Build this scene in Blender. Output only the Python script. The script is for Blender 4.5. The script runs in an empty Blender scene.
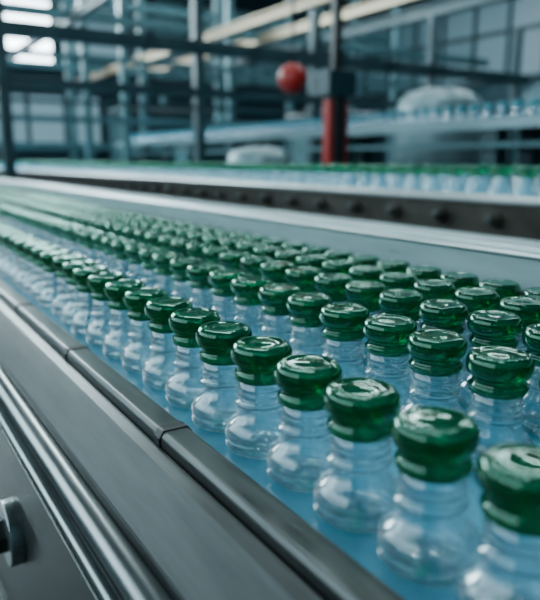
import bpy, bmesh, math, random
from mathutils import Vector
random.seed(4)
H=0.125
ZC=1.0+1.62*H
scene=bpy.context.scene
def X(v): return v*H
def Z(v): return ZC+v*H      # v = height relative to the eye level, in H
# ------------------------------------------------------------ materials
def pmat(name,col,rough=.5,metal=0,trans=0,noise=0,nscale=20,spec=.5,emis=None,es=0,bump=0,stretch=None):
    m=bpy.data.materials.new(name); m.use_nodes=True
    nt=m.node_tree; b=nt.nodes['Principled BSDF']
    b.inputs['Base Color'].default_value=(*col,1)
    b.inputs['Roughness'].default_value=rough
    b.inputs['Metallic'].default_value=metal
    b.inputs['Transmission Weight'].default_value=trans
    b.inputs['Specular IOR Level'].default_value=spec
    if emis:
        b.inputs['Emission Color'].default_value=(*emis,1); b.inputs['Emission Strength'].default_value=es
    if noise or bump:
        tc=nt.nodes.new('ShaderNodeTexCoord'); mp=nt.nodes.new('ShaderNodeMapping')
        if stretch: mp.inputs['Scale'].default_value=stretch
        n=nt.nodes.new('ShaderNodeTexNoise'); n.inputs['Scale'].default_value=nscale; n.inputs['Detail'].default_value=5
        nt.links.new(tc.outputs['Object'],mp.inputs[0]); nt.links.new(mp.outputs[0],n.inputs['Vector'])
        if noise:
            r=nt.nodes.new('ShaderNodeValToRGB')
            r.color_ramp.elements[0].position=.3; r.color_ramp.elements[1].position=.7
            r.color_ramp.elements[0].color=(*[c*(1-noise) for c in col],1)
            r.color_ramp.elements[1].color=(*[min(1,c*(1+noise)) for c in col],1)
            nt.links.new(n.outputs['Fac'],r.inputs[0]); nt.links.new(r.outputs[0],b.inputs['Base Color'])
            mr=nt.nodes.new('ShaderNodeMapRange'); mr.inputs[3].default_value=rough*.75; mr.inputs[4].default_value=min(1,rough*1.3)
            nt.links.new(n.outputs['Fac'],mr.inputs[0]); nt.links.new(mr.outputs[0],b.inputs['Roughness'])
        if bump:
            bp=nt.nodes.new('ShaderNodeBump'); bp.inputs['Strength'].default_value=bump; bp.inputs['Distance'].default_value=.002
            nt.links.new(n.outputs['Fac'],bp.inputs['Height']); nt.links.new(bp.outputs[0],b.inputs['Normal'])
    return m
def clearmat(name,tint,white,base,edge,gl,rough=.05,gcol=(.97,1,1),glass=0,gtint=(1,1,1)):
    # thin-walled clear plastic: see-through face on, milky and shiny towards the rim, part refractive
    m=bpy.data.materials.new(name); m.use_nodes=True; nt=m.node_tree; N=nt.nodes; N.clear(); L=nt.links.new
    o=N.new('ShaderNodeOutputMaterial'); t=N.new('ShaderNodeBsdfTransparent'); t.inputs[0].default_value=(*tint,1)
    g=N.new('ShaderNodeBsdfGlossy'); g.inputs['Roughness'].default_value=rough; g.inputs['Color'].default_value=(*gcol,1)
    d=N.new('ShaderNodeBsdfTranslucent'); d.inputs[0].default_value=(*white,1)
    d2=N.new('ShaderNodeBsdfDiffuse'); d2.inputs[0].default_value=(*white,1)
    dm=N.new('ShaderNodeMixShader'); dm.inputs[0].default_value=.5
    L(d.outputs[0],dm.inputs[1]); L(d2.outputs[0],dm.inputs[2])
    lw=N.new('ShaderNodeLayerWeight'); lw.inputs[0].default_value=.5
    def curve(p,a,c):
        pw=N.new('ShaderNodeMath'); pw.operation='POWER'; pw.inputs[1].default_value=p; L(lw.outputs['Facing'],pw.inputs[0])
        mu=N.new('ShaderNodeMath'); mu.operation='MULTIPLY_ADD'; mu.inputs[1].default_value=a; mu.inputs[2].default_value=c
        L(pw.outputs[0],mu.inputs[0]); return mu.outputs[0]
    m1=N.new('ShaderNodeMixShader'); m2=N.new('ShaderNodeMixShader')
    L(curve(3,edge,base),m1.inputs[0]); L(t.outputs[0],m1.inputs[1]); L(dm.outputs[0],m1.inputs[2])
    L(curve(3,gl,.08),m2.inputs[0]); L(m1.outputs[0],m2.inputs[1]); L(g.outputs[0],m2.inputs[2])
    gs=N.new('ShaderNodeBsdfGlass'); gs.inputs['Color'].default_value=(*gtint,1); gs.inputs['Roughness'].default_value=.03; gs.inputs['IOR'].default_value=1.46
    m3=N.new('ShaderNodeMixShader'); m3.inputs[0].default_value=glass
    L(m2.outputs[0],m3.inputs[1]); L(gs.outputs[0],m3.inputs[2])
    L(m3.outputs[0],o.inputs[0]); return m
M={}
M['cap']=clearmat('green_cap_plastic',(.008,.44,.26),(.0,.235,.125),.34,.3,.75,.05,glass=.5,gtint=(.03,.70,.44))
M['clear']=clearmat('clear_bottle_plastic',(.91,.98,1),(.76,.96,1),.01,.40,.9,.03,glass=.36,gtint=(.93,.985,1))
M['belt']=pmat('blue_belt_plastic',(.10,.38,.56),.2,0,0,.12,30)
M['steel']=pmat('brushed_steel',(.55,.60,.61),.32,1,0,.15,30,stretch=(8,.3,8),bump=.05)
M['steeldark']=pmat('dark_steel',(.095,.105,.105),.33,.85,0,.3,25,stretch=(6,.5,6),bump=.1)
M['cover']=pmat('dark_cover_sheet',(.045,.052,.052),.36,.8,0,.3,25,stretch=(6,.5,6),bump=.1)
M['paintrail']=pmat('pale_painted_rail',(.40,.55,.58),.3,.1,0,.12,20,stretch=(3,.5,3))
M['brown']=pmat('grimy_side_panel',(.055,.052,.044),.4,.6,0,.35,12,bump=.2)
M['black']=pmat('black_rubber',(.012,.014,.016),.45)
M['teal']=pmat('teal_painted_steel',(.018,.055,.07),.45,.2,0,.2,6)
M['tealL']=pmat('light_teal_paint',(.055,.15,.175),.45,.2,0,.2,5)
M['warm']=pmat('galvanised_beam',(.38,.30,.20),.4,.4,0,.2,6)  # warm light on the beams is put into the base colour
M['wall']=pmat('factory_wall_paint',(.024,.075,.098),.7,0,0,.25,1.5)
M['ceil']=pmat('ceiling_sheet',(.018,.04,.052),.8,0,0,.2,2)
M['floor']=pmat('concrete_floor',(.04,.055,.06),.35,0,0,.3,3,bump=.1)
M['red']=pmat('red_paint',(.36,.010,.007),.4)
M['tank']=pmat('tank_enamel',(.20,.32,.35),.3,.3,0,.1,4)
M['win']=pmat('window_daylight',(.8,.9,1),.3,emis=(.78,.94,1),es=13)
M['win1']=pmat('window_daylight_soft',(.8,.9,1),.3,emis=(.70,.93,1),es=3.0)  # glow of the added fill on the left wall
M['win2']=pmat('window_daylight_dim',(.1,.2,.25),.3,emis=(.25,.6,.70),es=.07)
M['win3']=pmat('window_frosted',(.2,.3,.35),.3,emis=(.36,.66,.78),es=.42)
M['lamp']=pmat('lamp_diffuser',(.9,.95,1),.4,emis=(.82,.96,1),es=42)  # glow of the added strips that the caps reflect
M['bluecap']=pmat('pale_blue_cap',(.05,.34,.42),.2,0,.3)
# ------------------------------------------------------------ mesh helpers
class B:
    def __init__(s): s.bm=bmesh.new(); s.mats=[]
    def mi(s,m):
        if m not in s.mats: s.mats.append(m)
        return s.mats.index(m)
    def box(s,x0,x1,y0,y1,z0,z1,m):
        i=s.mi(m); v=[s.bm.verts.new(p) for p in ((x0,y0,z0),(x1,y0,z0),(x1,y1,z0),(x0,y1,z0),(x0,y0,z1),(x1,y0,z1),(x1,y1,z1),(x0,y1,z1))]
        for q in ((0,3,2,1),(4,5,6,7),(0,1,5,4),(1,2,6,5),(2,3,7,6),(3,0,4,7)):
            f=s.bm.faces.new([v[k] for k in q]); f.material_index=i
    def prism(s,pts,y0,y1,m):
        i=s.mi(m); n=len(pts)
        mk=lambda p,t:(p[0],t,p[1])
        a=[s.bm.verts.new(mk(p,y0)) for p in pts]; b=[s.bm.verts.new(mk(p,y1)) for p in pts]
        fs=[s.bm.faces.new(a),s.bm.faces.new(b[::-1])]
        for k in range(n): fs.append(s.bm.faces.new([a[k],b[k],b[(k+1)%n],a[(k+1)%n]]))
        for f in fs: f.material_index=i
        return fs
    def cyl(s,p0,p1,r,m,n=20,r1=None):
        i=s.mi(m); p0=Vector(p0);p1=Vector(p1);d=(p1-p0).normalized()
        u=d.orthogonal().normalized(); w=d.cross(u); r1=r if r1 is None else r1
        A=[s.bm.verts.new(p0+(u*math.cos(2*math.pi*k/n)+w*math.sin(2*math.pi*k/n))*r) for k in range(n)]
        C=[s.bm.verts.new(p1+(u*math.cos(2*math.pi*k/n)+w*math.sin(2*math.pi*k/n))*r1) for k in range(n)]
        f=s.bm.faces.new(A[::-1]);f.material_index=i; f=s.bm.faces.new(C);f.material_index=i
        for k in range(n):
            f=s.bm.faces.new([A[k],A[(k+1)%n],C[(k+1)%n],C[k]]); f.material_index=i; f.smooth=True
    def lathe(s,prof,m,n=32,c=(0,0,0),sc=1,knurl=None):
        i=s.mi(m); rings=[]
        for j,(r,z) in enumerate(prof):
            if r<=1e-6: rings.append([s.bm.verts.new((c[0],c[1],c[2]+z*sc))]); continue
            ring=[]
            for k in range(n):
                rr=r*(1+(.035 if (knurl and j in knurl and k%2) else 0))
                a=2*math.pi*k/n
                ring.append(s.bm.verts.new((c[0]+rr*sc*math.cos(a),c[1]+rr*sc*math.sin(a),c[2]+z*sc)))
            rings.append(ring)
        for a,b in zip(rings[:-1],rings[1:]):
            for k in range(n):
                k2=(k+1)%n
                if len(a)==1 and len(b)==1: continue
                if len(a)==1: vs=[a[0],b[k2],b[k]]
                elif len(b)==1: vs=[a[k],a[k2],b[0]]
                else: vs=[a[k],a[k2],b[k2],b[k]]
                f=s.bm.faces.new(vs); f.material_index=i; f.smooth=True
    def mesh(s,name):
        bmesh.ops.recalc_face_normals(s.bm,faces=s.bm.faces)
        me=bpy.data.meshes.new(name); s.bm.to_mesh(me); s.bm.free()
        for m in s.mats: me.materials.append(M[m])
        return me
    def obj(s,name,parent=None,bevel=0):
        me=s.mesh(name); o=bpy.data.objects.new(name,me); scene.collection.objects.link(o)
        if parent: o.parent=parent
        if bevel:
            b=o.modifiers.new('bevel','BEVEL'); b.width=bevel; b.segments=3; b.limit_method='ANGLE'; b.angle_limit=.6
        return o
def empty(name,parent=None):
    e=bpy.data.objects.new(name,None); scene.collection.objects.link(e)
    if parent: e.parent=parent
    return e
# ------------------------------------------------------------ bottles
body=[(0,.03),(.09,.024),(.12,.008),(.15,0),(.185,.002),(.204,.013),(.212,.032),(.211,.050),(.204,.060),(.204,.068),(.211,.078),(.213,.100),(.210,.122),(.199,.146),(.180,.168),(.160,.188),(.146,.210),(.138,.236),(.135,.258),(.147,.266),(.154,.276),(.147,.287),(.135,.294),(.133,.320),(.141,.328),(.133,.337),(.133,.358),(.141,.366),(.133,.375),(.131,.43)]
inner=[(r-.012,z+ .007) for r,z in body[3:]][::-1]
capp=[(.118,.425),(.140,.412),(.149,.418),(.151,.448),(.146,.462),(.139,.468),(.137,.484),(.141,.498),(.154,.508),(.164,.520),(.167,.545),(.167,.582),(.163,.602),(.153,.615),(.138,.622),(.124,.622),(.110,.618),(.098,.616),(.055,.620),(0,.622)]
capin=[(.0,.592),(.06,.589),(.12,.584),(.142,.575),(.146,.54),(.130,.50),(.118,.48),(.118,.425)]
def bottle_mesh(name,n,caps='cap',hi=True):
    b=B()
    if hi:
        b.lathe(body+inner+[(0,.037)],'clear',n,sc=H)
        b.lathe(capp+capin,caps,n,sc=H,knurl=(3,10,11))
    else:
        b.lathe([body[i] for i in (1,4,6,8,11,14,17,20,22,29)],'clear',n,sc=H)
        b.lathe([capp[i] for i in (1,3,5,7,9,11,13,15,17,19)],caps,n,sc=H)
    return b.mesh(name)
hi=bottle_mesh('bottle_mesh',80); lo=bottle_mesh('bottle_mesh_small',18,hi=False); bl=bottle_mesh('bottle_mesh_blue',14,'bluecap',False)
def rows(group,me,xs,y0,y1,pitch,z,jit=.012,sc=1):
    e=empty(group)
    for x,ph in xs:
        k=math.ceil((y0-ph)/pitch)
        while ph+k*pitch<y1:
            o=bpy.data.objects.new('bottle',me); scene.collection.objects.link(o); o.parent=e
            o.location=(x+random.uniform(-1,1)*jit*H*1.5,ph+k*pitch+random.uniform(-1,1)*jit*H*.3,z)
            o.rotation_euler=(0,0,random.uniform(0,6.28)); o.scale=(sc,sc,sc); k+=1
    return e
P=.434*H
rows('green_capped_bottles',hi,[(X(1.83),2.56*H),(X(2.80),2.14*H),(X(3.48),2.3*H),(X(4.02),2.05*H),(X(4.5),2.2*H)],-.15,4.6,P,1.0)
Z2=Z(-.90)
rows('green_capped_bottles',lo,[(X(12.8),0),(X(14.2),.04),(X(15.6),.02)],.6,11.5,.085,Z2,.05,sc=1.22)
Z3=Z(1.75)
rows('blue_capped_bottles',bl,[(X(25)+i*.13,.02*i) for i in range(2)],1.6,8.4,.10,Z3,sc=1.3)
# ------------------------------------------------------------ main conveyor
YA,YB=-.6,7
cv=empty('bottle_conveyor')
b=B(); b.box(X(1.5),X(4.88),YA,YB,1.0-.03,1.0-.0005,'belt')
b.obj('belt',cv)
b=B()
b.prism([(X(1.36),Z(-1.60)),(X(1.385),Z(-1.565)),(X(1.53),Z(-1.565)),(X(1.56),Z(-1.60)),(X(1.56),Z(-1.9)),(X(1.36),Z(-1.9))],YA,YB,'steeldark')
k=-2
while k<26:
    y=(3.35+2.0*k)*H; k+=1
    b.prism([(X(1.35),Z(-1.60)),(X(1.38),Z(-1.555)),(X(1.535),Z(-1.555)),(X(1.568),Z(-1.60)),(X(1.568),Z(-1.64)),(X(1.35),Z(-1.72))],y,y+.012,'black')
b.obj('near_guide_rail',cv,.0015)
b=B()
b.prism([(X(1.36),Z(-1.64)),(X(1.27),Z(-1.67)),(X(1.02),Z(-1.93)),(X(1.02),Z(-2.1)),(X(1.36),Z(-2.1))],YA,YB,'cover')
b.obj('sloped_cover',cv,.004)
b=B()
b.cyl((X(.96),YA,Z(-2.03)),(X(.96),YB,Z(-2.03)),X(.085),'steel',28)
b.cyl((X(.90),YA,Z(-2.24)),(X(.90),YB,Z(-2.24)),X(.05),'steel',20)
b.obj('edge_tube',cv)
b=B()
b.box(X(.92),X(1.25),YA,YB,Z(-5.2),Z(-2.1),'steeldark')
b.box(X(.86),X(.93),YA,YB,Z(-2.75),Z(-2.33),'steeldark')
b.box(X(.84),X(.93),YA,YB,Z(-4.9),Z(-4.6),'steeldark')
y=.1
while y<YB:
    b.cyl((X(.93),y,Z(-3.3)),(X(.80),y,Z(-3.3)),X(.30),'steel',28)
    b.cyl((X(.81),y,Z(-3.3)),(X(.70),y,Z(-3.3)),X(.17),'steeldark',6)
    y+=.62
b.obj('side_panel',cv,.002)
b=B()
b.prism([(X(4.90),Z(-1.13)),(X(4.90),Z(-.78)),(X(4.94),Z(-.745)),(X(5.35),Z(-.745)),(X(5.38),Z(-.78)),(X(5.38),Z(-1.13)),(X(5.34),Z(-1.16)),(X(4.94),Z(-1.16))],YA,YB,'paintrail')
b.box(X(4.86),X(4.90),YA,YB,Z(-.84),Z(-.79),'steel')
b.obj('far_guide_rail',cv,.003)
b=B(); b.box(X(4.9),X(5.3),YA,YB,Z(-5),Z(-1.16),'black')
b.box(X(4.8),X(4.9),YA,YB,1.0,Z(-1.16),'black')  # black strip painted in as the shadow below the rail
b.obj('far_side_frame',cv)
b=B()
for y in (-.3,1.5,3.3,5.1,6.9):
    for x in (X(1.1),X(5.1)):
        b.box(x-.035,x+.035,y-.035,y+.035,0,Z(-4.8),'steeldark'); b.cyl((x,y,0),(x,y,.02),.06,'black')
    b.box(X(1.1),X(5.1),y-.03,y+.03,.4,.46,'steeldark')
b.box(X(1.25),X(4.9),YA,YB,.80,.96,'black')
b.obj('conveyor_legs',cv)
# ------------------------------------------------------------ second conveyor
c2=empty('bottle_conveyor'); Y2a,Y2b=-.2,12.5
b=B(); b.box(X(12.2),X(17.4),Y2a,Y2b,Z2-.05,Z2-.0005,'belt'); b.obj('belt',c2)
b=B()
b.box(X(12),X(12.2),Y2a,Y2b,Z(-1.72),Z(-.90),'brown')
b.prism([(X(11.92),Z(-.93)),(X(11.92),Z(-.82)),(X(11.97),Z(-.77)),(X(12.25),Z(-.77)),(X(12.25),Z(-.93))],Y2a,Y2b,'steel')
b.box(X(11.86),X(12),Y2a,Y2b,Z(-1.82),Z(-1.66),'steel')
y=0
while y<Y2b:
    b.cyl((X(12.02),y,Z(-1.30)),(X(11.88),y,Z(-1.30)),X(.2),'brown',20)
    b.cyl((X(11.9),y,Z(-1.30)),(X(11.72),y,Z(-1.30)),X(.12),'steeldark',6)
    y+=.2
b.obj('bolted_side_panel',c2,.002)
b=B(); b.box(X(17.4),X(17.6),Y2a,Y2b,Z(-1.72),Z(-.65),'steeldark')
for y in (0.2,2.6,5,7.4,9.8,12):
    for x in (X(12.3),X(17.2)): b.box(x-.04,x+.04,y-.04,y+.04,0,Z(-1.6),'steeldark')
b.box(X(12.2),X(17.4),Y2a,Y2b,Z(-1.7),Z2-.05,'black')
b.obj('conveyor_frame',c2)
# ------------------------------------------------------------ third, raised conveyor
c3=empty('raised_conveyor')
b=B(); Y3a,Y3b=.8,8.6
b.box(X(24.3),X(27.6),Y3a,Y3b,Z3-.03,Z3-.0005,'belt')
b.prism([(X(24),Z(1.35)),(X(24),Z(1.80)),(X(24.3),Z(1.80)),(X(24.3),Z(1.35))],Y3a,Y3b,'tank')
b.box(X(23.9),X(24.3),Y3a,Y3b,Z(.55),Z(.75),'tealL')
for y in [1+1.5*i for i in range(6)]:
    for x in (X(24.6),X(27.2)): b.box(x-.05,x+.05,y-.05,y+.05,0,Z3-.02,'teal')
    b.box(X(24.2),X(27.4),y-.03,y+.03,Z(.5),Z(.8),'teal')
b.obj('raised_frame',c3)
# ------------------------------------------------------------ steel gantry across the hall
gt=empty('steel_gantry')
def frame(name,Y,xs,zs,thick,m,x0,x1,ztop):
    b=B()
    for z,t in zs: b.box(x0,x1,Y-t/2,Y+t/2,z-t/2,z+t/2,m)
    for x in xs: b.box(x-thick/2,x+thick/2,Y-thick/2-.004,Y+thick/2+.004,0,ztop,m)
    return b.obj(name,gt,.004)
frame('guard_frame',5.3,[1.02,2.62,3.85,5.4,6.8],[(ZC+.94,.11),(ZC+.57,.07),(ZC+.44,.03)],.08,'teal',-1,7,ZC+1.5)
frame('pipe_rack_1',7.6,[1.2,2.35,2.8,4.2,5.6,7.0],[(ZC+1.55,.1),(ZC+1.12,.06),(ZC+.45,.06)],.08,'tealL',-1,9,ZC+2.8)
frame('pipe_rack_2',9.8,[.8,1.3,2.8,3.9,5.2,6.6,8],[(ZC+2.2,.12),(ZC+1.3,.08),(ZC+.2,.1)],.10,'tealL',-1,9,ZC+2.85)
b=B()
for x,z,w,m in ((3.3,ZC+1.25,.08,'warm'),(4.6,ZC+1.5,.09,'warm'),(2.2,ZC+1.5,.08,'teal'),(5.6,ZC+1.6,.12,'teal')):
    b.box(x-w/2,x+w/2,2.0,11.5,z-w*.5,z-w*.35,m); b.box(x-w/2,x+w/2,2.0,11.5,z+w*.35,z+w*.5,m); b.box(x-w*.08,x+w*.08,2.0,11.5,z-w*.4,z+w*.4,m)
b.obj('overhead_rails',gt)
b=B(); cx,cy=2.42,3.12
b.box(cx-.09,cx+.09,cy-.06,cy+.06,0,.05,'black')
b.box(cx-.035,cx+.035,cy-.05,cy+.05,.05,ZC+.42,'black')
b.box(cx-.065,cx-.035,cy-.03,cy+.03,.3,ZC+.34,'red'); b.box(cx+.035,cx+.075,cy-.03,cy+.03,.3,ZC+.34,'red')
b.box(cx-.10,cx+.10,cy-.07,cy+.07,ZC+.36,ZC+.50,'teal')
b.box(cx-.025,cx+.025,cy-.02,cy+.02,ZC+.5,ZC+1.2,'black')
b.cyl((cx,cy,ZC+.44),(cx-.1,cy+.06,ZC+.44),.015,'black')
b.obj('sensor_column',None,.004)
b=B(); b.lathe([(0,-.095),(.036,-.089),(.069,-.067),(.088,-.036),(.095,0),(.088,.036),(.069,.067),(.036,.089),(0,.095)],'red',28,(2.46,3.62,ZC+.51))
b.cyl((2.46,3.62,ZC+.60),(2.46,3.62,5.5),.008,'black',8)
b.obj('red_signal_ball')
def tank(name,x,y,r,z0,z1,m='tank'):
    b=B()
    b.lathe([(0,z0),(r*.5,z0+.0),(r,z0+.12),(r,z1-r*.5),(r*.93,z1-r*.25),(r*.7,z1-r*.08),(r*.3,z1),(0,z1)],m,36,(x,y,0))
    for k in range(3):
        a=k*2.09; b.cyl((x+r*.7*math.cos(a),y+r*.7*math.sin(a),0),(x+r*.7*math.cos(a),y+r*.7*math.sin(a),z0+.2),.04,'teal')
    b.lathe([(r*1.0,z1-r*.8),(r*1.03,z1-r*.8),(r*1.03,z1-r*.72),(r*1.0,z1-r*.72)],'steel',36,(x,y,0))
    b.obj(name)
tank('storage_tank',4.5,4.3,.38,.4,ZC+.62)
tank('storage_tank',5.9,3.9,.5,.4,ZC+.75,'tealL')
tank('storage_tank',2.62,4.3,.24,.3,ZC+.10)
tank('storage_tank',6.6,6.2,.5,.4,ZC+.6,'tealL')
def machine(name,x,y,w,d,h,m):
    b=B(); b.box(x-w/2,x+w/2,y-d/2,y+d/2,.12,h,m); b.box(x-w/2-.02,x+w/2+.02,y-d/2-.02,y+d/2+.02,h,h+.05,'steel')
    for i in range(3): b.box(x-w/2+.05+i*w/3,x-w/2+w/3-.03+i*w/3,y-d/2-.015,y-d/2,.3,h-.15,'teal')
    b.box(x-w/2-.015,x-w/2,y-d/2+.1,y+d/2-.1,.4,h-.2,'tealL')
    for sx in (-1,1):
        for sy in (-1,1): b.cyl((x+sx*(w/2-.06),y+sy*(d/2-.06),0),(x+sx*(w/2-.06),y+sy*(d/2-.06),.13),.03,'black')
    b.cyl((x,y,h+.05),(x,y,h+.3),.09,'tealL')
    b.obj(name,None,.01)
machine('filling_machine',7.8,4.4,1.2,1.0,ZC+.8,'tealL')
machine('control_cabinet',5.0,6.4,1.0,.6,ZC+.5,'teal')
machine('control_cabinet',4.6,8.6,1.3,.7,ZC+.35,'teal')
machine('filling_machine',5.3,12.2,2.0,.9,ZC+.9,'teal')
# ------------------------------------------------------------ shell
def room(name,*a,m):
    b=B(); b.box(*a,m); return b.obj(name)
RX0,RX1,RY0,RY1,RZ=-3,10,-3,14,5.5
room('floor',RX0,RX1,RY0,RY1,-.1,0,m='floor')
room('ceiling',RX0,RX1,RY0,RY1,RZ,RZ+.1,m='ceil')
room('wall_left',RX0-.1,RX0,RY0,RY1,0,RZ,m='wall')
room('wall_right',RX1,RX1+.1,RY0,RY1,0,RZ,m='wall')
room('wall_back',RX0,RX1,RY0-.1,RY0,0,RZ,m='wall')
room('wall_front',RX0,RX1,RY1,RY1+.1,0,RZ,m='wall')
def window(n,x0,x1,z0,z1,m,wall='front',div=.7):
    b=B(); k=int((x1-x0)/div)
    if wall=='front':
        b.box(x0,x1,RY1-.03,RY1-.01,z0,z1,m)
        for i in range(k+1):
            x=x0+(x1-x0)*i/k; b.box(x-.04,x+.04,RY1-.08,RY1,z0,z1,'teal')
        for z in (z0,(z0+z1)/2,z1): b.box(x0-.03,x1+.03,RY1-.081,RY1,z-.035,z+.035,'teal')
    else:
        s=1 if wall=='right' else -1; R=RX1 if s==1 else RX0
        q=lambda a,c:(min(R-s*a,R-s*c),max(R-s*a,R-s*c))
        b.box(*q(.01,.03),x0,x1,z0,z1,m)
        for i in range(k+1):
            x=x0+(x1-x0)*i/k; b.box(*q(0,.08),x-.03,x+.03,z0,z1,'teal')
        for z in (z0,(z0+z1)/2,z1): b.box(*q(0,.081),x0-.03,x1+.03,z-.035,z+.035,'teal')
    b.obj('window_%d'%n)
window(1,-2.6,3.7,3.0,5.2,'win',div=1.2); window(2,4.0,5.3,3.3,5.0,'win3'); window(3,5.8,9.2,2.9,4.6,'win2')
window(4,3.0,6.5,3.2,4.7,'win2','right'); window(5,7.2,12.5,2.6,4.2,'win2','right')
window(6,1.6,4.6,1.5,2.5,'win3'); window(7,-1,8,1.6,4.2,'win1','left')  # left-wall one is an unseen fill, added to brighten rail and panel faces
b=B()
for y in (2.5,5,7.5,10,12.5):
    b.box(RX0,RX1,y-.08,y+.08,RZ-.12,RZ,'teal'); b.box(RX0,RX1,y-.06,y+.06,RZ-.75,RZ-.65,'teal')
    x=RX0
    while x<RX1-.5:
        b.cyl((x,y,RZ-.7),(x+.5,y,RZ-.08),.03,'teal',8); b.cyl((x+.5,y,RZ-.08),(x+1,y,RZ-.7),.03,'teal',8); x+=1
b.obj('roof_girders')
# ------------------------------------------------------------ lights
def area(name,loc,rot,sx,sy,p,col):
    l=bpy.data.lights.new(name,'AREA'); l.shape='RECTANGLE'; l.size=sx; l.size_y=sy; l.energy=p; l.color=col
    o=bpy.data.objects.new(name,l); o.location=loc; o.rotation_euler=rot; scene.collection.objects.link(o); return o
b=B()
for x in (2.3,4.1,5.9,7.7):
    for y in (3.6,6.2,8.8):
        b.box(x-.09,x+.09,y-.75,y+.75,4.25,4.33,'teal'); b.box(x-.06,x+.06,y-.72,y+.72,4.235,4.25,'lamp')
        for yy in (-.5,.5): b.cyl((x,y+yy,4.33),(x,y+yy,RZ),.006,'black',6)
b.obj('strip_lamps')  # unseen strips added above the view for highlights on the caps
area('hall_window_light',(0.3,9.5,3.8),(math.radians(-68),0,0),5,2,700,(.74,.95,1))
area('line_light',(.75,1.5,3.2),(0,0,0),.2,2.4,42,(.80,.97,1))
w=bpy.data.worlds.new('hall_ambient'); scene.world=w; w.use_nodes=True
w.node_tree.nodes['Background'].inputs[0].default_value=(.3,.5,.6,1); w.node_tree.nodes['Background'].inputs[1].default_value=.1
# ------------------------------------------------------------ camera
cam=bpy.data.cameras.new('camera'); co=bpy.data.objects.new('camera',cam); scene.collection.objects.link(co)
co.location=(0,0,ZC); co.rotation_euler=(math.radians(90-12.15),0,math.radians(-32.3))
cam.sensor_fit='HORIZONTAL'; cam.sensor_width=36; cam.lens=650/540*36; cam.clip_start=.01
cam.dof.use_dof=True; cam.dof.focus_distance=.50; cam.dof.aperture_fstop=5.6
scene.camera=co
